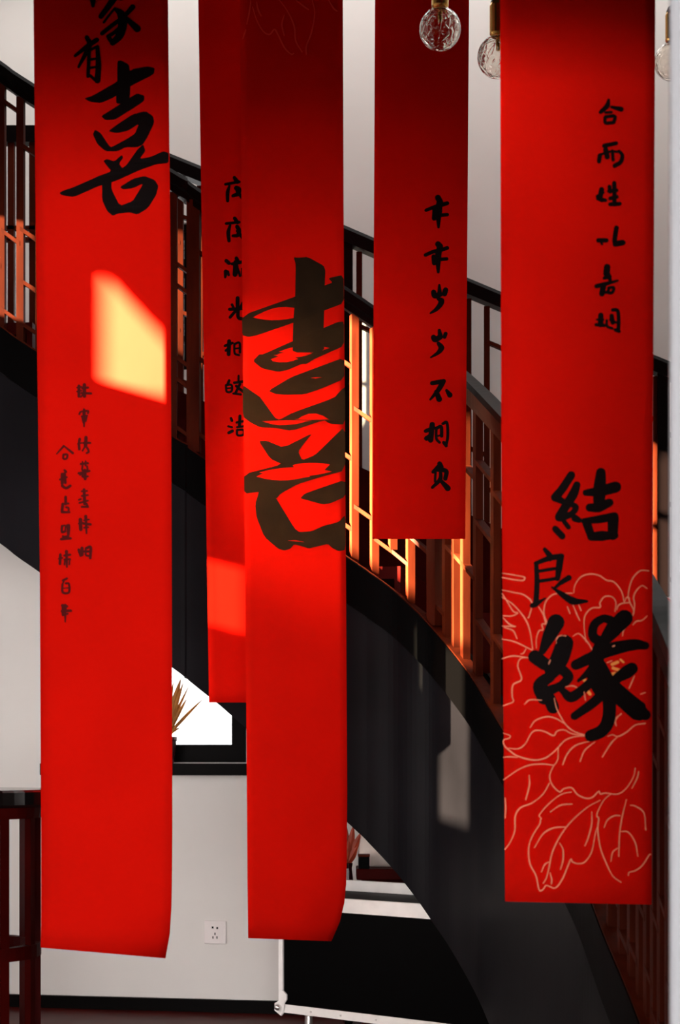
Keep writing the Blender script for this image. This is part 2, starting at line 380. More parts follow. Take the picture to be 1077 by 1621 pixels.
# far railing
FP = [(66, 162), (270, 246), (420, 307), (545, 359), (670, 413), (792, 464), (920, 518), (1042, 567), (1130, 603)]
far = catmull([P(x, y, 6.02 - 0.06 * (x - 60) / 1000 * 2) for x, y in FP], 4)
HF = 0.85
sweep(far, [(-0.03, -0.014), (-0.022, 0), (0.022, 0), (0.03, -0.014), (0.03, -0.06), (-0.03, -0.06)]).build('far_handrail', 'rail', stair)
sweep(far, [(-0.02, -HF), (0.02, -HF), (0.02, -HF - 0.75), (-0.02, -HF - 0.75)]).build('far_stringer', 'tread', stair)
far_x = [68, 100, 131, 162, 193, 224, 255, 286, 317, 348, 379, 410, 441, 472, 503, 549, 569, 600, 630, 660, 690, 715, 742, 771, 800, 830, 860, 890, 920, 950, 980, 1010, 1039, 1050, 1080]
fposts = {68, 549, 1050}
for i, x in enumerate(far_x):
    if x in fposts: baluster(far, x, stair, ha=0.022, hm=0.022, bot=-HF, name='newel_post', m='rail', top=-0.03)
    else: baluster(far, x, stair, ha=0.0105, hm=0.012, bot=-HF)
    if i + 1 < len(far_x):
        offs = {771: (.19, .72), 742: (.6,), 1039: (.19,), 1010: (.22,), 549: (.5,), 569: (.33,)}.get(x, cyc[(i + 1) % 4])
        for off in offs: lattice_bar(far, x, far_x[i + 1], off, stair)
# treads and risers
step = 0.165; zlist = []
zs_near = [p.z - HB for p in near]
def near_at_z(z):
    for i in range(len(near) - 1):
        if zs_near[i] >= z >= zs_near[i + 1]:
            k = (zs_near[i] - z) / (zs_near[i] - zs_near[i + 1]); t, m = frame_at(near, i); return near[i].lerp(near[i + 1], k), m
    return None, None
z = step
while z < 2.5:
    pa, ma = near_at_z(z + 0.06); pb, mb_ = near_at_z(z - step + 0.04)
    if pa is not None and pb is not None:
        w = 0.60
        q = [Vector((p.x, p.y, 0)) - m * 0.036 for p, m in ((pa, ma), (pb, mb_))] + [Vector((p.x, p.y, 0)) - m * w for p, m in ((pb, mb_), (pa, ma))]
        zt_ = z - 0.03
        MB().hexa([v + Vector((0, 0, zt_ - 0.04)) for v in q], [v + Vector((0, 0, zt_)) for v in q]).build('tread', 'tread', stair)
        r = [q[1], q[1] + (q[0] - q[1]).normalized() * 0.02, q[2] + (q[3] - q[2]).normalized() * 0.02, q[2]]
        if zt_ - 0.04 - 0.02 > 0: MB().hexa([v + Vector((0, 0, max(0.004, zt_ - step))) for v in r], [v + Vector((0, 0, zt_ - 0.04)) for v in r]).build('riser', 'tread', stair)
    z += step

# upper landing: fascia and its level railing
land = stair
DL = 5.85
def box_px(x0, x1, y0, y1, d0, d1, dref=None):
    d = dref or d0
    return MB().box((X(x0, d), d0, Z(y1, d)), (X(x1, d), d1, Z(y0, d)))
box_px(-75, 64, 533, 850, 5.62, 5.67).build('fascia', 'black', land)
box_px(-75, 64, 198, 224, 6.0, 6.05).build('handrail', 'rail', land)
box_px(-75, 64, 357, 363, 6.01, 6.035).build('lattice_bar', 'wood', land); box_px(-75, 64, 375, 381, 6.01, 6.035).build('lattice_bar', 'wood', land)
for x in (-55, -18, 17, 51): box_px(x - 5, x + 5, 224, 560, 6.01, 6.04).build('baluster', 'wood', land)
box_px(-75, 64, 548, 600, 5.67, 6.3).build('landing_floor', 'tread', land)

# ------------------------------------------------------------------ banners
class Banner:
    def __init__(s, rows, d, bow=0.0, curl=None, skew=0.0):
        s.rows = rows; s.d = d; s.bow = bow; s.curl = curl or (lambda u, v: 0.0); s.skew = skew
    def edges(s, y):
        r = s.rows
        for a, b in zip(r, r[1:]):
            if a[0] <= y <= b[0]:
                k = (y - a[0]) / (b[0] - a[0]); return [a[j] + (b[j] - a[j]) * k for j in (1, 2, 3)]
        return list((r[0] if y < r[0][0] else r[-1])[1:])
    def depth(s, u, y): return s.d + s.bow * (u * u) + s.skew * u + s.curl(u, y)
    def at(s, u, y):                   # u in -1..1 across; y is the left-edge row
        xl, xr, dy = s.edges(y); k = (u + 1) / 2
        return P(xl + (xr - xl) * k, y + dy * k, s.depth(u, y))
    def ink(s, x, y, lift):
        xl, xr, _ = s.edges(y); u = (x - xl) / (xr - xl) * 2 - 1
        return P(x, y, s.depth(u, y) - 0.0016 - lift)
    def mesh(s, y0, y1, ny=70, nu=14):
        mb = MB(); fr = []; bk = []
        for j in range(ny + 1):
            y = y0 + (y1 - y0) * j / ny
            for i in range(nu + 1):
                p = s.at(-1 + 2 * i / nu, y); fr.append(p); bk.append(p + Vector((0, 0.0012, 0)))
        n = nu + 1; N = len(fr); fs = []
        for j in range(ny):
            for i in range(nu):
                a = j * n + i; q = (a, a + 1, a + n + 1, a + n); fs.append(q[::-1]); fs.append(tuple(k + N for k in q))
        ring = [i for i in range(n)] + [j * n + nu for j in range(1, ny + 1)] + [ny * n + i for i in range(nu - 1, -1, -1)] + [j * n for j in range(ny - 1, 0, -1)]
        for a, b in zip(ring, ring[1:] + ring[:1]): fs.append((a, b, b + N, a + N))
        return mb.add(fr + bk, fs)

def ytop(d): return HY - (HTOP - CAMZ) * F / d
def make_banner(label, rows, d, ybot, bow=0.0, curl=None, skew=0.0):
    yt = ytop(d) + 6
    rows = [(yt - 40, rows[0][1], rows[0][2], 0)] + rows
    b = Banner(rows, d, bow, curl, skew)
    root = thing('hanging_banner', label, 'banner', b.at(0, ybot), 'red calligraphy banners in front of the stair')
    b.mesh(yt, ybot).build('paper', 'paper', root, smooth=True)
    l, r = b.at(-1, yt), b.at(1, yt)
    zz = HTOP - 0.012
    MB().tube([(l.x - 0.01, d + abs(bow) , zz), (r.x + 0.01, d + abs(bow), zz)], 0.012).build('hanging_rod', 'rail', root)
    b.root = root; return b

def ribbon(mb, b, pts, w, k, lift0=0.0, round_cap=True, tip=1.0):
    ws = list(w) if isinstance(w, (list, tuple)) else [w, w]
    P2 = catmull([Vector((x, y, 0)) for x, y in pts], 7)
    n = len(P2); L = []; R = []
    lift = lift0 + 0.00004 * (k % 40)
    for i, p in enumerate(P2):
        t = (P2[min(i + 1, n - 1)] - P2[max(i - 1, 0)]);
        t = t.normalized() if t.length > 1e-6 else Vector((1, 0, 0))
        f = i / (n - 1) * (len(ws) - 1); j = min(int(f), len(ws) - 2); ww = ws[j] + (ws[j + 1] - ws[j]) * (f - j)
        q = Vector((-t.y, t.x, 0)) * ww / 2; L.append(p + q); R.append(p - q)
    out = []
    if round_cap:
        def cap(c, a, steps, sgn):
            r = []
            for s_ in range(1, steps):
                an = math.pi * s_ / steps * sgn; v = a - c
                r.append(c + Vector((v.x * math.cos(an) - v.y * math.sin(an), v.x * math.sin(an) + v.y * math.cos(an), 0)))
            return r
        out_end = cap(P2[-1], L[-1], 6, -1); out_st = cap(P2[0], R[0], 6, -1)
    vs = []; fs = []
    for i in range(n): vs += [L[i], R[i]]
    for i in range(n - 1): fs.append((2 * i, 2 * i + 1, 2 * i + 3, 2 * i + 2))
    if round_cap:
        m0 = len(vs); vs += out_end; fs.append(tuple([2 * n - 2] + list(range(m0, m0 + len(out_end))) + [2 * n - 1]))
        m0 = len(vs); vs += out_st; fs.append(tuple([1] + list(range(m0, m0 + len(out_st))) + [0]))
    mb.add([b.ink(v.x, v.y, lift) for v in vs], fs)

def character(b, strokes, ox, oy, s, m='ink', dy=0, fat=1.0):
    mb = MB(); s_ = s; 
    strokes = [(p, [q * fat for q in w] if isinstance(w, (list, tuple)) else w * fat) for p, w in strokes]
    for k, (pts, w) in enumerate(strokes):
        w = [q / s for q in w] if isinstance(w, (list, tuple)) else w / s
        ribbon(mb, b, [(ox + x / s, oy + (y + dy) / s) for x, y in pts], w, k)
    o = mb.build('character', m, b.root, fix=False); return o
def polygon_character(b, polys, m='ink'):
    mb = MB()
    for k, (pl, ox, oy, s) in enumerate(polys):
        pts = [Vector((ox + x / s, oy + y / s, 0)) for x, y in pl]
        # round the outline a little
        rp = []
        for i in range(len(pts)):
            a, c, e = pts[i - 1], pts[i], pts[(i + 1) % len(pts)]
            rp += [c.lerp(a, 0.14), c.lerp(e, 0.14)] if (c - a).length > 3 and (e - c).length > 3 else [c]
        tri = tessellate_polygon([rp])
        mb.add([b.ink(p.x, p.y, 0.00006 * k) for p in rp], [tuple(t) for t in tri])
    return mb.build('character', m, b.root, fix=False)
def drawing(b, lines, ox, oy, s, w, m, name='flower_drawing', obj=None):
    mb = obj or MB()
    for k, l in enumerate(lines):
        ribbon(mb, b, [(ox + x / s, oy + y / s) for x, y in l], [w * 0.55, w, w * 0.7], k, lift0=-0.0009, round_cap=False)
    return mb if obj else mb

# --- the banner with the family-joy characters
def curl1(u, y): t = max(0.0, (y - 1380) / 130.0); return 0.05 * t * t * max(0, u + 0.3) * max(0, u + 0.3)
B1 = make_banner('red banner with black characters, sunlit patch and two columns of small writing', [(0, 53, 266, 0), (400, 57, 270, 0), (900, 63, 272, 0), (1300, 65, 273, 4), (1420, 65, 272, 9), (1460, 65, 269.5, 13), (1485, 64.5, 266, 15), (1500, 64, 262, 17)], 3.66, 1500, bow=0.006, curl=curl1)
c2 = (80, 0, 5.385)
character(B1, [([(360, -30), (362, 50)], [60, 30]), ([(545, -20), (490, 60), (430, 140)], [60, 45]), ([(540, 80), (500, 130), (455, 190)], 22), ([(550, 75), (600, 120), (615, 200), (590, 300), (530, 365)], [30, 70, 80, 70, 50]),
    ([(590, 170), (520, 220), (440, 285)], 38), ([(600, 225), (540, 280), (490, 310)], 34), ([(530, 365), (500, 325)], 40), ([(700, 60), (620, 150)], [48, 35]), ([(640, 150), (740, 245)], [35, 62]),
    ([(330, -60), (560, -80), (640, -70), (600, -20)], 50)], *c2)
character(B1, [([(395, 340), (320, 390), (210, 475)], [42, 45, 28]), ([(310, 320), (330, 390), (240, 570)], [40, 50, 25]), ([(400, 400), (408, 550), (400, 685)], [35, 48, 55]), ([(330, 430), (320, 650)], 32), ([(330, 430), (400, 395)], 26), ([(330, 510), (390, 500)], 22), ([(330, 580), (390, 570)], 22), ([(390, 690), (340, 645)], 28)], *c2)
c3 = (80, 90, 5.385)
polygon_character(B1, [(p, *c3) for p in (
    [(570, 35), (600, 30), (670, 65), (680, 140), (680, 300), (670, 400), (560, 400), (560, 330), (570, 200)],
    [(285, 355), (360, 330), (570, 210), (690, 105), (830, 80), (890, 95), (880, 150), (690, 245), (550, 340), (430, 395), (340, 385)],
    [(430, 505), (560, 425), (680, 345), (740, 310), (800, 330), (800, 375), (680, 455), (550, 535), (470, 540)],
    [(490, 635), (570, 575), (700, 490), (810, 462), (875, 505), (885, 560), (830, 680), (785, 750), (740, 770), (640, 770), (570, 805), (470, 805), (400, 745), (360, 660), (380, 620), (430, 650), (500, 760), (520, 770), (650, 700), (720, 655), (755, 570), (660, 630), (570, 650)],
    [(450, 885), (480, 870), (545, 890), (610, 835), (620, 860), (585, 910), (610, 950), (650, 920), (740, 790), (790, 745), (810, 800), (760, 870), (860, 850), (960, 805), (1008, 818), (1008, 905), (900, 915), (760, 965), (550, 1060), (400, 1105), (200, 1195), (100, 1180), (75, 1160), (110, 1140), (200, 1110), (400, 1020), (520, 975), (470, 915)],
    [(440, 1050), (520, 1050), (520, 1130), (590, 1270), (700, 1230), (750, 1150), (790, 1080), (700, 1120), (620, 1130), (590, 1110), (700, 1040), (800, 1015), (890, 1050), (920, 1100), (900, 1180), (830, 1290), (740, 1345), (680, 1325), (580, 1335), (530, 1355), (480, 1310), (440, 1220)])])
s6 = (80, 600, 8.105); s7 = (80, 790, 7.719)
for st, org in [
    ([([(365, 90), (365, 220)], 40), ([(340, 110), (400, 100)], 20), ([(340, 160), (400, 150)], 20), ([(435, 75), (435, 220)], 45), ([(410, 120), (480, 110)], 30), ([(400, 180), (520, 185)], 30), ([(420, 190), (390, 230)], 20)], s6),
    ([([(430, 390), (440, 420)], 30), ([(370, 450), (390, 420), (480, 410), (480, 440)], 25), ([(400, 480), (470, 470)], 25), ([(405, 490), (420, 560)], 20), ([(465, 480), (450, 540)], 25), ([(430, 440), (430, 610)], [45, 20])], s6),
    ([([(375, 770), (365, 830), (370, 900)], 35), ([(350, 830), (400, 820)], 20), ([(455, 750), (450, 860)], 45), ([(420, 820), (510, 820)], 28), ([(440, 870), (410, 920)], 22), ([(470, 880), (490, 930), (465, 950)], 28)], s6),
    ([([(390, 1090), (480, 1080)], 30), ([(410, 1060), (412, 1110)], 20), ([(450, 1055), (450, 1110)], 25), ([(410, 1120), (410, 1170), (470, 1170), (470, 1120)], 25), ([(360, 1210), (500, 1180)], 28), ([(400, 1200), (380, 1230)], 25), ([(440, 1170), (445, 1280)], 40), ([(410, 1220), (415, 1255), (480, 1250)], 25)], s6),
    ([([(400, 1440), (470, 1435)], 25), ([(430, 1420), (440, 1600)], 40), ([(365, 1550), (390, 1540)], 25), ([(400, 1500), (480, 1490)], 25), ([(370, 1590), (480, 1560)], 25), ([(460, 1600), (480, 1640)], 30), ([(400, 1640), (470, 1640)], 25)], s6),
    ([([(365, 250), (370, 370)], 45), ([(345, 300), (400, 290)], 20), ([(430, 210), (440, 420)], [38, 20]), ([(405, 300), (490, 310)], 30), ([(410, 260), (470, 250)], 20), ([(410, 350), (460, 345)], 22)], s7),
    ([([(345, 620), (370, 690)], 35), ([(385, 600), (385, 680)], 40), ([(350, 650), (410, 640)], 30), ([(430, 600), (430, 680)], 25), ([(440, 600), (490, 590), (485, 720)], 35), ([(440, 640), (480, 640)], 30), ([(440, 690), (490, 700)], 25)], s7),
    ([([(170, 860), (80, 960)], [30, 18]), ([(175, 860), (285, 950)], [20, 34]), ([(165, 970), (215, 970), (205, 1020), (165, 1020), (165, 970)], 28)], s6),
    ([([(180, 1170), (200, 1190)], 30), ([(150, 1220), (150, 1340)], 40), ([(180, 1210), (190, 1330)], 35), ([(120, 1290), (210, 1260)], 25), ([(150, 1370), (200, 1400), (255, 1370)], 35)], s6),
    ([([(185, -25), (185, 60)], 35), ([(150, 60), (220, 55)], 25), ([(150, 60), (140, 150)], 35), ([(140, 160), (230, 160)], 30), ([(190, 100), (220, 110), (220, 150)], 25)], s7),
    ([([(140, 330), (140, 400), (180, 395)], 30), ([(145, 330), (180, 325), (180, 390)], 20), ([(205, 320), (215, 440)], 28), ([(200, 325), (230, 320), (225, 430)], 22), ([(150, 450), (150, 480)], 20), ([(130, 490), (245, 480)], 32), ([(160, 460), (220, 455)], 25)], s7),
    ([([(120, 680), (115, 790)], 35), ([(100, 730), (145, 720)], 20), ([(195, 640), (200, 830)], [40, 24]), ([(170, 690), (240, 680)], 28), ([(170, 740), (240, 735)], 25), ([(175, 745), (170, 800)], 20), ([(235, 740), (230, 800)], 20)], s7),
    ([([(150, 995), (200, 970)], 28), ([(170, 980), (150, 1030)], 22), ([(145, 1040), (150, 1140), (225, 1140), (225, 1040), (190, 1030)], 28), ([(155, 1090), (220, 1085)], 15)], s7),
    ([([(145, 1300), (200, 1310)], 35), ([(150, 1300), (150, 1410)], 30), ([(180, 1300), (180, 1500)], [40, 18]), ([(140, 1370), (250, 1365)], 32), ([(150, 1420), (210, 1400)], 25)], s7)]:
    character(B1, st, *org, m='ink_small')

# --- the banner half hidden behind the big-character one
B2 = make_banner('red banner partly covered by the banner with the huge brown-lit character', [(0, 314, 468, 0), (400, 320, 474, 0), (700, 325, 478, 0), (1112, 331, 484, 0)], 4.93, 1112, bow=0.004, skew=-0.01)
e1 = (340, 270, 9.0); e2 = (340, 460, 6.75)
for st, org in [
    ([([(280, 100), (320, 160)], [40, 55]), ([(155, 195), (350, 160)], 35), ([(210, 220), (185, 310), (185, 430)], [30, 48, 40]), ([(310, 250), (345, 270), (330, 330), (260, 360)], [60, 60, 40]), ([(320, 290), (420, 430)], 40)], e1),
    ([([(285, 680), (325, 740)], 45), ([(165, 755), (350, 735)], 35), ([(220, 780), (195, 880), (205, 1000)], [30, 50, 42]), ([(320, 800), (345, 850), (330, 920), (260, 930)], [50, 55, 35]), ([(325, 860), (420, 990)], 40)], e1),
    ([([(165, 1285), (205, 1320)], 45), ([(160, 1440), (150, 1520)], [55, 30]), ([(190, 1440), (200, 1490)], 30), ([(310, 1250), (340, 1310)], 45), ([(250, 1330), (400, 1300)], 40), ([(300, 1310), (290, 1480)], 60), ([(330, 1400), (360, 1500)], 30), ([(320, 1350), (330, 1450)], 30), ([(390, 1400), (400, 1500), (440, 1490)], 30)], e1),
    ([([(245, 80), (245, 200)], 35), ([(160, 200), (330, 190)], 30), ([(185, 150), (200, 180)], 25), ([(230, 210), (165, 285)], 28), ([(250, 200), (255, 290), (330, 300)], 32), ([(300, 130), (275, 180)], 25)], e2),
    ([([(155, 540), (150, 680)], 36), ([(110, 590), (190, 560)], 25), ([(120, 640), (160, 610)], 25), ([(210, 580), (215, 670), (260, 690)], 20), ([(215, 570), (265, 560), (270, 660)], 22), ([(220, 620), (265, 615)], 16)], e2),
    ([([(155, 960), (140, 1000)], 25), ([(120, 1010), (130, 1080), (180, 1075), (180, 1010), (120, 1010)], 20), ([(130, 1045), (180, 1040)], 15), ([(255, 910), (255, 960)], 20), ([(210, 985), (320, 970)], 25), ([(270, 1000), (220, 1100)], 25), ([(230, 1020), (330, 1100)], 25), ([(200, 1100), (280, 1110)], 20)], e2),
    ([([(175, 1365), (185, 1390)], 25), ([(145, 1450), (185, 1460)], 20), ([(150, 1520), (190, 1500)], 28), ([(270, 1340), (265, 1450)], 28), ([(235, 1410), (310, 1395)], 22), ([(240, 1460), (310, 1450)], 20), ([(240, 1490), (245, 1545), (305, 1540), (305, 1490), (240, 1490)], 20)], e2)]:
    character(B2, st, *org, m='ink', fat=1.2)

# --- the banner with the huge character
def curl3(u, y): t = max(0.0, (y - 1340) / 150.0); return 0.05 * t * t * max(0, u + 0.2) ** 2
B3 = make_banner('red banner with one huge black character cut off by both edges', [(0, 380, 543, 0), (400, 383, 544.5, 0), (760, 387, 547, 0), (1250, 391, 550, 0), (1390, 392, 549, 2), (1440, 392.5, 544, 3), (1470, 393, 533, 4), (1485, 393, 525, 5)], 4.65, 1485, bow=0.006, curl=curl3)
A = (380, 400, 6.335); Bq = (380, 630, 6.235)
polygon_character(B3, [
    ([(540, 45), (585, 50), (680, 42), (840, 130), (858, 180), (850, 330), (845, 560), (840, 760), (845, 1000), (530, 1000), (530, 900), (535, 700), (555, 440), (560, 120)], *A),
    ([(20, 630), (555, 440), (860, 325), (930, 300), (885, 255), (1040, 222), (1045, 505), (845, 580), (530, 705), (180, 825), (90, 845), (24, 830)], *A),
    ([(130, 1085), (195, 1018), (230, 1020), (525, 890), (840, 755), (980, 695), (1045, 690), (1045, 935), (850, 1020), (740, 1070), (670, 1115), (620, 1115), (480, 1175), (385, 1195), (220, 1160)], *A),
    ([(285, 1385), (510, 1250), (750, 1160), (1048, 1050), (1048, 1265), (810, 1365), (650, 1420), (450, 1425), (350, 1415)], *A),
    ([(28, -130), (110, -70), (197, -12), (220, 20), (345, 195), (390, 215), (520, 145), (930, 0), (1000, -80), (1040, -110), (1040, 262), (890, 255), (830, 218), (510, 325), (340, 295), (200, 290), (100, 240), (30, 185)], *Bq),
    ([(40, 750), (420, 655), (300, 600), (185, 425), (260, 420), (430, 490), (720, 345), (640, 440), (575, 530), (615, 615), (740, 565), (860, 450), (1038, 275), (1042, 715), (780, 785), (570, 850), (400, 945), (360, 995), (195, 925), (44, 945)], *Bq),
    ([(195, 905), (300, 900), (360, 995), (540, 1290), (590, 1325), (710, 1315), (830, 1260), (975, 1225), (1042, 1150), (1044, 1500), (975, 1512), (910, 1480), (870, 1440), (760, 1465), (680, 1485), (600, 1460), (535, 1445), (495, 1490), (440, 1505), (380, 1490), (240, 1370), (165, 1180), (150, 1050)], *Bq),
    ([(595, 990), (640, 945), (750, 905), (1042, 805), (1042, 975), (890, 1040), (820, 1050), (690, 1015)], *Bq)], m='ink_big')
drawing(B3, [[(325, 240), (345, 180)], [(350, 150), (365, 80), (375, 10)], [(385, 40), (410, 120), (450, 190), (490, 210), (520, 180), (545, 220), (580, 290), (620, 330), (640, 325)], [(550, 0), (600, 70), (640, 160), (650, 250), (690, 320)], [(580, 90), (565, 150), (580, 220)], [(750, 0), (765, 80), (745, 200), (715, 280), (715, 335)], [(650, 0), (700, 40), (730, 60)], [(850, 0), (880, 50), (905, 70)], [(410, 10), (420, 60), (440, 100)],
    [(550, 0), (500, -120), (520, -260)], [(750, 0), (700, -140), (760, -280)], [(375, 10), (360, -140), (420, -260)], [(850, 0), (880, -160), (820, -300)]], 300, 0, 3.858, 2.6, 'print_red').build('flower_drawing', 'print_red', B3.root, fix=False)['kind'] = 'stuff'

# --- the short banner
B4 = make_banner('short red banner with one column of seven black characters before the railing', [(0, 594, 743, 0), (400, 592, 740, 0), (853, 590, 737, 0)], 4.86, 853, bow=0.006)
g1 = (660, 300, 11.57); g2 = (660, 440, 11.57); g3 = (660, 580, 7.72)
for st, org in [
    ([([(390, 150), (430, 230)], 90), ([(170, 380), (300, 330), (430, 290), (560, 250)], [50, 62, 62]), ([(420, 220), (400, 400), (400, 690)], [90, 110, 40]), ([(330, 350), (320, 530)], 70), ([(320, 480), (450, 470), (560, 460)], 55)], g1),
    ([([(390, 1000), (430, 1040)], 90), ([(160, 1200), (300, 1140), (430, 1110), (560, 1070)], [55, 60, 60]), ([(420, 1060), (390, 1250), (395, 1510)], [85, 100, 45]), ([(310, 1230), (320, 1350)], 70), ([(320, 1290), (550, 1270)], 55)], g1),
    ([([(415, 130), (420, 280)], [35, 75]), ([(310, 260), (330, 330), (430, 300)], 80), ([(530, 220), (510, 290)], 80), ([(420, 300), (520, 290)], 30), ([(400, 380), (450, 420), (430, 490), (350, 580), (250, 645)], [60, 95, 80, 60, 28])], g2),
    ([([(415, 960), (430, 1060)], [50, 75]), ([(310, 1090), (340, 1130), (430, 1080)], 85), ([(530, 1020), (510, 1080)], 60), ([(400, 1200), (450, 1280), (390, 1370), (260, 1455)], [60, 95, 60, 28])], g2),
    ([([(190, 205), (330, 180)], 45), ([(320, 190), (270, 280), (165, 405)], [55, 50, 22]), ([(240, 310), (275, 400)], [45, 60]), ([(365, 295), (405, 350)], [32, 55])], g3),
    ([([(190, 710), (170, 900)], 55), ([(110, 790), (210, 750)], 40), ([(120, 880), (170, 850)], 50), ([(240, 760), (240, 880), (280, 930)], 28), ([(250, 750), (300, 740), (305, 850)], 35), ([(320, 700), (370, 690), (380, 850), (360, 960)], 30), ([(260, 850), (300, 840)], 20), ([(330, 930), (360, 970)], 35)], g3),
    ([([(280, 1190), (300, 1230)], 50), ([(280, 1200), (200, 1290)], 35), ([(230, 1290), (225, 1400), (240, 1410)], 25), ([(250, 1260), (360, 1280), (350, 1370)], 45), ([(290, 1270), (285, 1380), (190, 1480)], [30, 45, 30]), ([(290, 1390), (380, 1490)], [35, 60])], g3)]:
    character(B4, st, *org, fat=1.22)

# --- the banner with the peony
B5 = make_banner('red banner with salmon peony line drawing, a small column and three large characters', [(0, 792, 1038, 0), (700, 794, 1034, 2), (1427, 800, 1032, 5)], 3.0, 1427, bow=0.012)
h1 = (930, 150, 8.53); h2 = (930, 350, 8.53); j1 = (860, 730, 7.693); j2 = (830, 860, 9.79); j3 = (830, 960, 5.128)
for st, org in [
    ([([(290, 70), (270, 150), (180, 235)], [35, 60, 45]), ([(330, 165), (460, 195)], [35, 60]), ([(250, 240), (330, 235)], 30), ([(240, 310), (250, 380), (350, 375)], 40), ([(250, 300), (370, 290), (360, 370)], 40)], h1),
    ([([(230, 690), (390, 655)], 50), ([(170, 820), (160, 900)], 50), ([(250, 740), (270, 840)], 60), ([(170, 810), (300, 770), (440, 770)], 30), ([(340, 760), (350, 880)], 40), ([(430, 760), (475, 820), (450, 910), (370, 960)], [35, 50, 50])], h1),
    ([([(195, 1280), (180, 1400), (250, 1425)], [60, 55, 35]), ([(130, 1370), (220, 1320)], 30), ([(140, 1400), (200, 1430)], 40), ([(300, 1240), (310, 1310)], 45), ([(365, 1190), (370, 1480)], 48), ([(290, 1300), (400, 1290)], 40), ([(310, 1400), (400, 1380)], 45), ([(310, 1480), (440, 1470)], 45)], h1),
    ([([(150, 260), (260, 260)], 52), ([(185, 280), (200, 310)], 30), ([(395, 90), (370, 250), (380, 310)], 55), ([(380, 310), (480, 290)], 65)], h2),
    ([([(270, 620), (260, 710)], 75), ([(230, 770), (310, 750)], 40), ([(290, 720), (310, 800)], 45), ([(125, 880), (240, 850), (410, 805)], [50, 50, 28]), ([(220, 870), (200, 980)], 65), ([(180, 970), (270, 960)], 35), ([(290, 900), (360, 900), (340, 960), (290, 965), (290, 900)], 35)], h2),
    ([([(185, 1270), (180, 1400)], 62), ([(120, 1400), (230, 1410)], 40), ([(130, 1330), (220, 1330)], 25), ([(265, 1340), (270, 1420), (340, 1450)], 30), ([(330, 1280), (345, 1370)], 52), ([(345, 1200), (410, 1210), (425, 1350), (415, 1480)], 42), ([(380, 1470), (430, 1490)], 40), ([(310, 1330), (390, 1370)], 28)], h2),
    ([([(345, 170), (240, 330), (160, 430)], [80, 85, 90]), ([(150, 440), (250, 495)], [90, 60]), ([(412, 290), (370, 400), (270, 560), (200, 680)], [75, 95, 90, 95]), ([(330, 520), (400, 560), (350, 640), (220, 690)], [50, 65, 60, 80]), ([(390, 695), (440, 720)], [75, 55]), ([(260, 740), (310, 805)], 50), ([(150, 825), (235, 915)], 68),
      ([(705, 140), (690, 350), (680, 560)], [100, 135, 110]), ([(520, 385), (700, 365), (885, 315)], [65, 110, 115]), ([(570, 565), (680, 565), (810, 505)], [85, 95, 85]), ([(500, 730), (700, 705), (870, 670)], [60, 85, 85]), ([(535, 760), (590, 920)], [90, 80]), ([(855, 690), (850, 900)], [115, 105]), ([(590, 920), (720, 910), (880, 905)], [85, 105, 70])], j1),
    ([([(320, 95), (390, 180), (400, 240)], [60, 85, 80]), ([(180, 310), (400, 230), (580, 200)], [60, 80, 80]), ([(565, 210), (540, 400), (520, 550)], [100, 95, 70]), ([(190, 340), (200, 600), (185, 930)], [65, 75, 80]), ([(240, 430), (500, 390)], 48), ([(230, 590), (530, 540)], 50), ([(125, 965), (190, 940), (330, 850)], [70, 75, 20]), ([(695, 535), (560, 620), (470, 700)], [85, 60, 35]), ([(430, 680), (600, 800), (760, 895), (975, 900)], [25, 85, 110, 40])], j2),
    ([([(260, 130), (200, 250), (150, 360)], [115, 90, 50]), ([(90, 410), (170, 470)], [95, 85]), ([(330, 300), (290, 420), (230, 520)], [120, 125, 110]), ([(220, 560), (130, 640), (160, 740)], [70, 95, 95]), ([(320, 520), (360, 575), (300, 640), (190, 690)], [70, 70, 55, 70]), ([(200, 740), (235, 820)], 85), ([(310, 680), (380, 735), (470, 680), (600, 560)], [45, 75, 65, 60]),
      ([(700, 110), (640, 100), (570, 150), (560, 240), (620, 290)], [60, 55, 60, 65, 70]), ([(815, 95), (720, 190), (620, 320)], [115, 110, 60]), ([(620, 320), (590, 420), (560, 500), (440, 605)], [90, 100, 70, 20]), ([(420, 475), (560, 410), (740, 340), (900, 310), (985, 318)], [70, 80, 90, 75, 55]), ([(600, 480), (660, 640)], [110, 150]), ([(560, 540), (600, 640), (640, 700)], 100), ([(410, 890), (550, 790), (660, 690)], [55, 65, 70]), ([(640, 620), (690, 760), (685, 920), (630, 1010), (540, 1050)], [100, 90, 90, 85, 80]), ([(660, 600), (800, 740), (930, 850), (985, 880)], [110, 125, 135, 75]), ([(760, 580), (830, 535), (875, 505)], [70, 90, 85])], j3)]:
    character(B5, st, *org, fat=1.1 if org == j2 else 1.2)
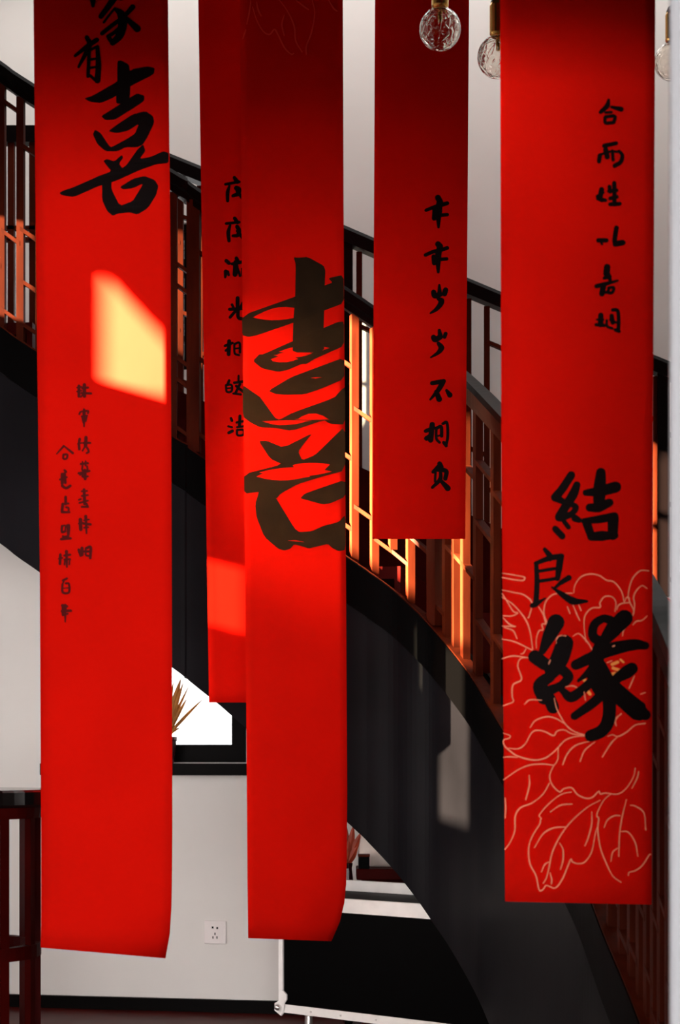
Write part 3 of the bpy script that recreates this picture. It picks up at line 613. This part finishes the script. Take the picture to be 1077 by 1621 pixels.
Al = [[(50, 632), (100, 640), (165, 652), (172, 660), (160, 672), (100, 665), (50, 655)], [(50, 722), (110, 735), (170, 750), (210, 790), (200, 850), (190, 875)], [(50, 760), (110, 800), (170, 870), (200, 940), (215, 1040)], [(50, 740), (70, 770), (110, 835), (135, 845), (100, 862), (55, 860)], [(55, 870), (90, 905), (125, 918)], [(50, 915), (125, 918)], [(60, 922), (110, 940), (132, 985)], [(50, 985), (120, 1000), (215, 1045)], [(50, 1090), (110, 1075), (190, 1085)],
    [(190, 1085), (150, 1090), (135, 1130), (155, 1200), (110, 1230), (105, 1290), (110, 1320), (55, 1342)], [(180, 1035), (165, 1060), (150, 1065)], [(235, 1035), (235, 980), (250, 940), (270, 935), (265, 905), (290, 900), (275, 850), (280, 800), (300, 765), (340, 742), (430, 740)], [(435, 740), (440, 700), (470, 655), (520, 637), (570, 645), (610, 670), (650, 680), (690, 730), (705, 790)], [(245, 810), (270, 850), (285, 905)],
    [(430, 800), (450, 850), (468, 888)], [(460, 800), (475, 835)], [(400, 810), (415, 850)], [(500, 1000), (490, 920), (495, 860), (530, 820), (575, 815), (575, 790), (600, 758), (640, 760), (660, 790), (655, 840)], [(725, 770), (730, 720), (750, 660), (790, 620), (838, 620)], [(705, 790), (715, 765), (728, 762), (735, 790), (755, 830), (750, 860)], [(665, 830), (670, 810), (690, 795), (735, 790)], [(828, 715), (800, 700), (770, 725), (755, 760), (760, 800), (755, 850)], [(828, 860), (800, 885), (770, 890), (750, 910)],
    [(430, 970), (460, 955), (490, 980), (515, 1010), (535, 1045)], [(340, 1010), (345, 980), (370, 965), (395, 968)], [(300, 1120), (310, 1095)], [(695, 970), (700, 940), (712, 925)], [(390, 1240), (430, 1235), (460, 1250)], [(170, 1335), (200, 1310), (265, 1312)], [(490, 1265), (498, 1315)], [(330, 1300), (345, 1360), (390, 1440), (440, 1480), (515, 1503)], [(200, 1460), (230, 1420), (290, 1400), (340, 1410), (390, 1440)], [(660, 1450), (660, 1410), (690, 1385)], [(820, 1270), (790, 1280)], [(760, 1180), (730, 1250)], [(610, 1112), (640, 1100)], [(640, 1025), (655, 1020)]]
Bl = [[(60, 400), (100, 415), (95, 430), (65, 440), (65, 465), (85, 490), (140, 530), (230, 555), (300, 545), (350, 510), (380, 480), (420, 440), (480, 420), (550, 415)], [(90, 487), (150, 490), (190, 460), (220, 405), (250, 385), (300, 392), (350, 415), (370, 390), (410, 382), (460, 405), (550, 415)], [(60, 540), (100, 537), (145, 540)], [(62, 670), (150, 610), (220, 583), (290, 578), (350, 585)],
    [(420, 440), (380, 480), (375, 550), (345, 600), (328, 650), (345, 700), (385, 738), (410, 720), (455, 715), (490, 755), (540, 775), (575, 768), (610, 735), (620, 750), (650, 745), (720, 750), (770, 715), (810, 650), (820, 600)], [(210, 640), (212, 700), (190, 785)], [(328, 685), (290, 750), (230, 800), (160, 830), (130, 880), (128, 960), (100, 1030), (70, 1070)], [(72, 770), (76, 830), (72, 890)], [(570, 445), (480, 470), (430, 520), (402, 585)], [(590, 450), (530, 500), (502, 565)], [(720, 420), (680, 460), (630, 540)],
    [(660, 420), (690, 410), (720, 420), (770, 395), (820, 355), (880, 345)], [(740, 285), (705, 330), (712, 360)], [(455, 738), (390, 755), (320, 810), (270, 870), (280, 890), (275, 900), (270, 925), (230, 990), (208, 1060), (215, 1150), (250, 1220), (268, 1300), (290, 1298), (310, 1275), (360, 1290), (400, 1240), (430, 1170), (450, 1125), (460, 1140), (490, 1150), (530, 1140), (570, 1080), (590, 980), (602, 940)],
    [(620, 785), (540, 830), (450, 910), (390, 990), (345, 1080), (325, 1170), (310, 1230), (290, 1265)], [(330, 855), (390, 815), (460, 808)], [(240, 1060), (290, 980), (350, 945), (420, 940)], [(385, 1030), (405, 1070), (405, 1130), (390, 1185)], [(280, 1200), (300, 1155), (325, 1140)], [(330, 1200), (340, 1240), (338, 1270)], [(570, 850), (570, 920), (550, 1000), (530, 1050)], [(680, 750), (640, 785), (605, 850), (600, 880), (610, 890), (605, 960), (620, 1060), (650, 1140), (690, 1220), (740, 1258)],
    [(770, 780), (745, 880), (730, 980), (725, 1110)], [(640, 945), (660, 900), (700, 875), (735, 875)], [(735, 965), (780, 970), (820, 1030), (835, 1110)], [(680, 1140), (690, 1085), (720, 1060)], [(910, 1100), (900, 1100), (860, 1160), (820, 1190), (785, 1200), (780, 1220)], [(800, 720), (830, 660), (840, 620)], [(880, 960), (870, 860), (820, 820), (790, 815)]]
mb = drawing(B5, Al, 780, 720, 3.377, 2.2, 'print'); drawing(B5, Bl, 780, 1050, 3.626, 2.2, 'print', obj=mb)
o = mb.build('flower_drawing', 'print', B5.root, fix=False); o['label'] = 'salmon peony line drawing'; o['kind'] = 'stuff'
mb = MB()
for k, (l, w) in enumerate([([(640, 1120), (670, 1108)], 5), ([(685, 1095), (700, 1108)], 3.5), ([(645, 1140), (680, 1152)], 5), ([(610, 1155), (630, 1172), (655, 1168)], 5), ([(510, 1265), (522, 1278)], 5), ([(488, 1200), (498, 1210)], 5)]):
    ribbon(mb, B5, [(780 + x / 3.377, 720 + y / 3.377) for x, y in l], w, k, lift0=-0.0007)
mb.build('stamen_drawing', 'print_gold', B5.root, fix=False)['kind'] = 'stuff'

# ------------------------------------------------------------------ pendant bulbs
def pendant(px, py, d, r_px, label):
    r = r_px / F * d; c = P(px, py, d)
    root = thing('pendant_lamp', label, 'lamp', c, 'globe pendant lamps above the banners')
    n = 18
    out = [(r * math.sin(math.pi * (0.03 + 0.9 * k / n)), -r * math.cos(math.pi * (0.03 + 0.9 * k / n))) for k in range(n + 1)]
    ri = r * 0.96
    g = MB().lathe(c, out, 32); gl = g.build('glass_globe', 'globe', root, smooth=True, origin=c)
    inn = [(ri * math.sin(math.pi * (0.03 + 0.9 * k / n)), -ri * math.cos(math.pi * (0.03 + 0.9 * k / n))) for k in range(n + 1)]
    gi = MB().lathe(c, inn, 32); o = gi.build('inner_globe', 'globe', gl, smooth=True, origin=c)
    o.data.flip_normals()
    s = r / 33.0
    MB().lathe(c, [(11 * s, 33 * s), (13.5 * s, 36 * s), (13.5 * s, 80 * s), (11 * s, 86 * s)], 24).build('socket', 'brass', root, smooth=False, origin=c)
    sk = [q for q in root.children if q.name.startswith('socket')][0]
    MB().lathe(c, [(12 * s, 86 * s), (9 * s, 94 * s), (4 * s, 98 * s)], 24).build('socket_cap', 'rail', sk, origin=c)
    MB().tube([c + Vector((0, 0, 97 * s)), Vector((c.x, c.y, HTOP))], 0.003).build('cord', 'rail', root)
    MB().lathe(c, [(3 * s, 10 * s), (4 * s, 20 * s), (3 * s, 34 * s)], 12).build('filament_post', 'brass', root, origin=c)
pendant(697, 46, 4.2, 33, 'clear globe pendant bulb hanging before the short red banner')
pendant(789, 90, 4.15, 33, 'crackled globe bulb with brass socket beside the peony banner')
pendant(1066, 97, 4.0, 30, 'globe bulb with brass socket between the peony banner and white partition')

# ------------------------------------------------------------------ flight case under the stair
cu = Vector((1, -0.77, 0)).normalized(); cn = Vector((0.77, 1, 0)).normalized()
C0 = Vector((X(443, 5.76), 5.76, 0)); zb = Z(1602, 5.76); ztop = 0.512; LEN, DEP = 0.86, 0.33
case = thing('flight_case', 'black flight case with white metal edging under the stair', 'case', C0)
def cp(a, b, z): return C0 + cu * a + cn * b + Vector((0, 0, z))
def cbox(name, a0, a1, b0, b1, z0, z1, m, bevel=0.0):
    o = MB().hexa([cp(a0, b0, z0), cp(a1, b0, z0), cp(a1, b1, z0), cp(a0, b1, z0)], [cp(a0, b0, z1), cp(a1, b0, z1), cp(a1, b1, z1), cp(a0, b1, z1)]).build(name, m, case, origin=cp((a0 + a1) / 2, (b0 + b1) / 2, (z0 + z1) / 2), bevel=bevel); return o
cbox('case_body', 0.004, LEN - 0.004, 0.004, DEP, zb + 0.004, ztop - 0.004, 'black')
low_trim = cbox('edge_trim', 0.0, LEN, 0.0, 0.02, zb, zb + 0.029, 'alu'); low_trim['label'] = 'white metal edge strip'
cbox('edge_trim', 0.0, LEN, 0.0, 0.02, ztop - 0.047, ztop, 'alu')
cbox('edge_trim', -0.003, 0.016, -0.003, 0.02, zb + 0.025, ztop - 0.047, 'alu')
cbox('edge_trim', 0.0, LEN, DEP - 0.012, DEP + 0.006, ztop - 0.005, ztop + 0.034, 'alu')
for a in (0.14, 0.27, 0.42, 0.6):
    MB().obox(cp(a, -0.001, zb + 0.014), cu * 0.003, cn * 0.002, Vector((0, 0, 0.003))).build('rivet', 'steel', low_trim)
# ball corner bracket
c = cp(0.0, -0.004, zb + 0.01)
mbk = MB(); pts = [(-0.018, -0.005), (0.012, -0.022), (0.02, -0.012), (0.026, 0.025), (0.036, 0.036), (0.036, 0.055), (0.024, 0.064), (0.016, 0.07), (0.004, 0.07), (0.0, 0.03), (-0.018, 0.02)]
mbk.add([c + cu * u + Vector((0, 0, v)) - cn * 0.003 for u, v in pts] + [c + cu * u + Vector((0, 0, v)) + cn * 0.003 for u, v in pts], [tuple(range(len(pts))), tuple(range(2 * len(pts) - 1, len(pts) - 1, -1))] + [(i, (i + 1) % len(pts), (i + 1) % len(pts) + len(pts), i + len(pts)) for i in range(len(pts))])
brk = mbk.build('corner_bracket', 'alu', case)
sp = MB().lathe(c + Vector((-0.004, -0.008, 0.008)), [(0.012 * math.sin(math.pi * k / 8) + 0.0002, -0.012 * math.cos(math.pi * k / 8)) for k in range(9)], 12); sp.build('ball_corner', 'steel', brk, smooth=True)
for a, b in ((0.09, 0.05), (LEN - 0.09, 0.05), (0.09, DEP - 0.05), (LEN - 0.09, DEP - 0.05)):
    o = MB().lathe(cp(a, b, 0), [(0.018, 0.0), (0.022, 0.006), (0.014, 0.02), (0.014, zb - 0.01), (0.026, zb + 0.003)], 14).build('foot', 'steel' if b < 0.1 else 'black', case)

# low bench with a cushion, box and red-leaved plant behind the case
BZ = 0.585
bench = thing('low_bench', 'dark red lacquered bench against the wall behind the flight case', 'bench', (0.4, 6.1, 0))
MB().box((0.06, 6.0, BZ - 0.04), (0.66, 6.2, BZ)).build('bench_top', 'tread', bench, bevel=0.004)
MB().box((0.08, 6.02, 0.0), (0.12, 6.19, BZ - 0.04)).build('leg', 'tread', bench); MB().box((0.60, 6.02, 0.0), (0.64, 6.19, BZ - 0.04)).build('leg', 'tread', bench)
MB().box((0.12, 6.03, BZ - 0.12), (0.60, 6.05, BZ - 0.04)).build('apron', 'tread', bench)
# cushion: squashed superellipsoid
def blob(c, rx, ry, rz, e, n=20, m=14, flat=None):
    mb = MB(); vs = []; fs = []
    sg = lambda v, p: math.copysign(abs(v) ** p, v)
    for j in range(m + 1):
        ph = -math.pi / 2 + math.pi * j / m
        for i in range(n):
            th = 2 * math.pi * i / n
            v = Vector((rx * sg(math.cos(ph), e) * sg(math.cos(th), e), ry * sg(math.cos(ph), 0.9) * sg(math.sin(th), e), rz * sg(math.sin(ph), e)))
            if flat is not None: v.z = max(v.z, flat)
            vs.append(Vector(c) + v)
    for j in range(m):
        for i in range(n):
            i2 = (i + 1) % n; fs.append((j * n + i, j * n + i2, (j + 1) * n + i2, (j + 1) * n + i))
    return mb.add(vs, fs)
cush = blob((0.17, 6.135, BZ + 0.075), 0.105, 0.05, 0.08, 0.7, flat=-0.0735)
tag(cush.build('cushion', 'cushion', smooth=True), 'cream cloth cushion leaning on the low red bench', 'cushion')
mb = MB().box((0.0675, 6.005, BZ + 0.001), (0.108, 6.07, BZ + 0.045))
box_root = thing('storage_box', 'small black box on the low bench before the cushion', 'box', (0.088, 6.04, BZ + 0.001))
mb.build('box_body', 'black', box_root); MB().box((0.066, 6.003, BZ + 0.045), (0.1095, 6.072, BZ + 0.052)).build('box_lid', 'wood', box_root)

def leaf(mb, base, tip, width, sag=0.0, side=None):
    base, tip = Vector(base), Vector(tip); ax = tip - base; sd_ = (side or ax.cross(Vector((0, 1, 0))).normalized())
    n = 7; vs = []
    for i in range(n + 1):
        t = i / n; c = base + ax * t + Vector((0, 0, -sag * t * t)) + Vector((0, 0, sag * 0.8 * t * (1 - t)))
        w = width * (math.sin(math.pi * min(1, 0.18 + 0.82 * t)) ** 0.8) + 0.0004
        vs += [c - sd_ * w / 2, c + Vector((0, -w * 0.2, 0)), c + sd_ * w / 2]
    fs = []
    for i in range(n):
        a = i * 3; fs += [(a, a + 1, a + 4, a + 3), (a + 1, a + 2, a + 5, a + 4)]
    return mb.add(vs, fs)

# potted plant on the window sill
sx = wx(266); sbase = wpt(sx, W1[2] - 0.004, -0.035)
plant = thing('potted_plant', 'spiky ochre-leaved plant in a dark pot on the black window sill', 'plant', sbase)
MB().lathe(sbase, [(0.028, 0.0), (0.034, 0.004), (0.044, 0.088), (0.047, 0.092), (0.047, 0.104), (0.040, 0.104), (0.036, 0.09)], 20).build('pot', 'pot', plant, smooth=False)
dp = sbase.y
pc = sbase + Vector((0, 0, 0.095))
for (tx, ty, w, sag) in [(287, 1072, 0.03, 0.0), (301, 1082, 0.012, 0.0), (323, 1101, 0.013, 0.01), (297, 1100, 0.016, 0.01), (291, 1078, 0.018, 0.0), (286, 1147, 0.012, 0.012), (252, 1070, 0.022, 0.0), (235, 1090, 0.02, 0.01), (262, 1058, 0.024, 0.0), (222, 1120, 0.018, 0.012), (275, 1078, 0.02, 0)]:
    t = P(tx, ty, dp + random.uniform(-0.02, 0.0))
    leaf(MB(), pc + Vector((random.uniform(-0.01, 0.01), 0, 0)), t, w, sag).build('leaf', 'leaf', plant, fix=False)

# red-leaved plant beside the cushion
vb = Vector((0.095 - 0.07, 6.1, 0.0))
vb = Vector((0.03, 6.12, 0.0))
pl2 = thing('red_leaf_plant', 'red-leaved plant in a tall dark vase beside the low bench', 'plant', vb)
MB().lathe(vb, [(0.016, 0), (0.02, 0.01), (0.024, 0.5), (0.014, 0.58), (0.018, 0.6)], 14).build('pot', 'pot', pl2)
for (tx, ty) in [(560, 1305), (571, 1318), (566, 1340), (545, 1296), (530, 1310), (552, 1330), (538, 1338)]:
    leaf(MB(), vb + Vector((0, 0, 0.6)), P(tx, ty, 6.1), 0.028, 0.0).build('leaf', 'leaf_red', pl2, fix=False)

# ------------------------------------------------------------------ wall socket
sxc = wx(341.5); szc = wz(1475.5, 341.5)
sock = thing('wall_socket', 'white five-hole wall socket above the black baseboard', 'socket', wpt(sxc, szc))
def sbox(name, u0, u1, z0, z1, o0, o1, m, bevel=0, par=None):
    return MB().hexa([wpt(sxc + u0, szc + z0, o0), wpt(sxc + u1, szc + z0, o0), wpt(sxc + u1, szc + z0, o1), wpt(sxc + u0, szc + z0, o1)], [wpt(sxc + u0, szc + z1, o0), wpt(sxc + u1, szc + z1, o0), wpt(sxc + u1, szc + z1, o1), wpt(sxc + u0, szc + z1, o1)]).build(name, m, par or sock, origin=wpt(sxc, szc, o0), bevel=bevel)
plate = sbox('plate', -0.043, 0.043, -0.045, 0.045, -0.009, 0.0, 'plastic', 0.003)
sbox('insert', -0.029, 0.029, -0.034, 0.034, -0.0105, -0.008, 'plastic', 0.001, plate)
for u, z, w, h in ((-0.009, 0.019, 0.0035, 0.004), (0.009, 0.017, 0.0035, 0.004), (0.0, -0.006, 0.002, 0.005), (-0.008, -0.02, 0.002, 0.005), (0.008, -0.02, 0.002, 0.005)):
    sbox('hole', u - w, u + w, z - h, z + h, -0.0112, -0.0100, 'dark', 0, plate)

# ------------------------------------------------------------------ slatted bar table
TD = 4.35; TZ = Z(1249, TD)
TC = Vector((X(-62, TD), TD, 0)); TR = 0.25
tb = thing('bar_table', 'dark round bar table with a slatted base beside the lettered banner', 'table', TC)
MB().lathe(TC, [(TR - 0.008, TZ - 0.045), (TR, TZ - 0.038), (TR, TZ - 0.006), (TR - 0.006, TZ)], 48).build('table_top', 'gloss', tb)
MB().lathe(TC, [(TR - 0.035, TZ - 0.075), (TR - 0.03, TZ - 0.045)], 40).build('apron', 'tread', tb)
for k in range(12):
    a = 2 * math.pi * (k + 0.5) / 12; r = TR - 0.05; ca, sa = math.cos(a), math.sin(a)
    MB().obox(TC + Vector((r * ca, r * sa, (TZ - 0.075 + 0.06) / 2)), Vector((-sa, ca, 0)) * 0.013, Vector((ca, sa, 0)) * 0.008, Vector((0, 0, (TZ - 0.075 - 0.06) / 2))).build('slat', 'tread', tb)
MB().lathe(TC, [(TR - 0.064, 0.47), (TR - 0.040, 0.47), (TR - 0.040, 0.505), (TR - 0.064, 0.505), (TR - 0.064, 0.47)], 40, caps=False).build('ring_rail', 'tread', tb)
MB().lathe(TC, [(TR - 0.09, 0.0), (TR - 0.005, 0.0), (TR - 0.005, 0.02), (TR - 0.03, 0.12), (TR - 0.06, 0.12)], 40).build('base', 'tread', tb)
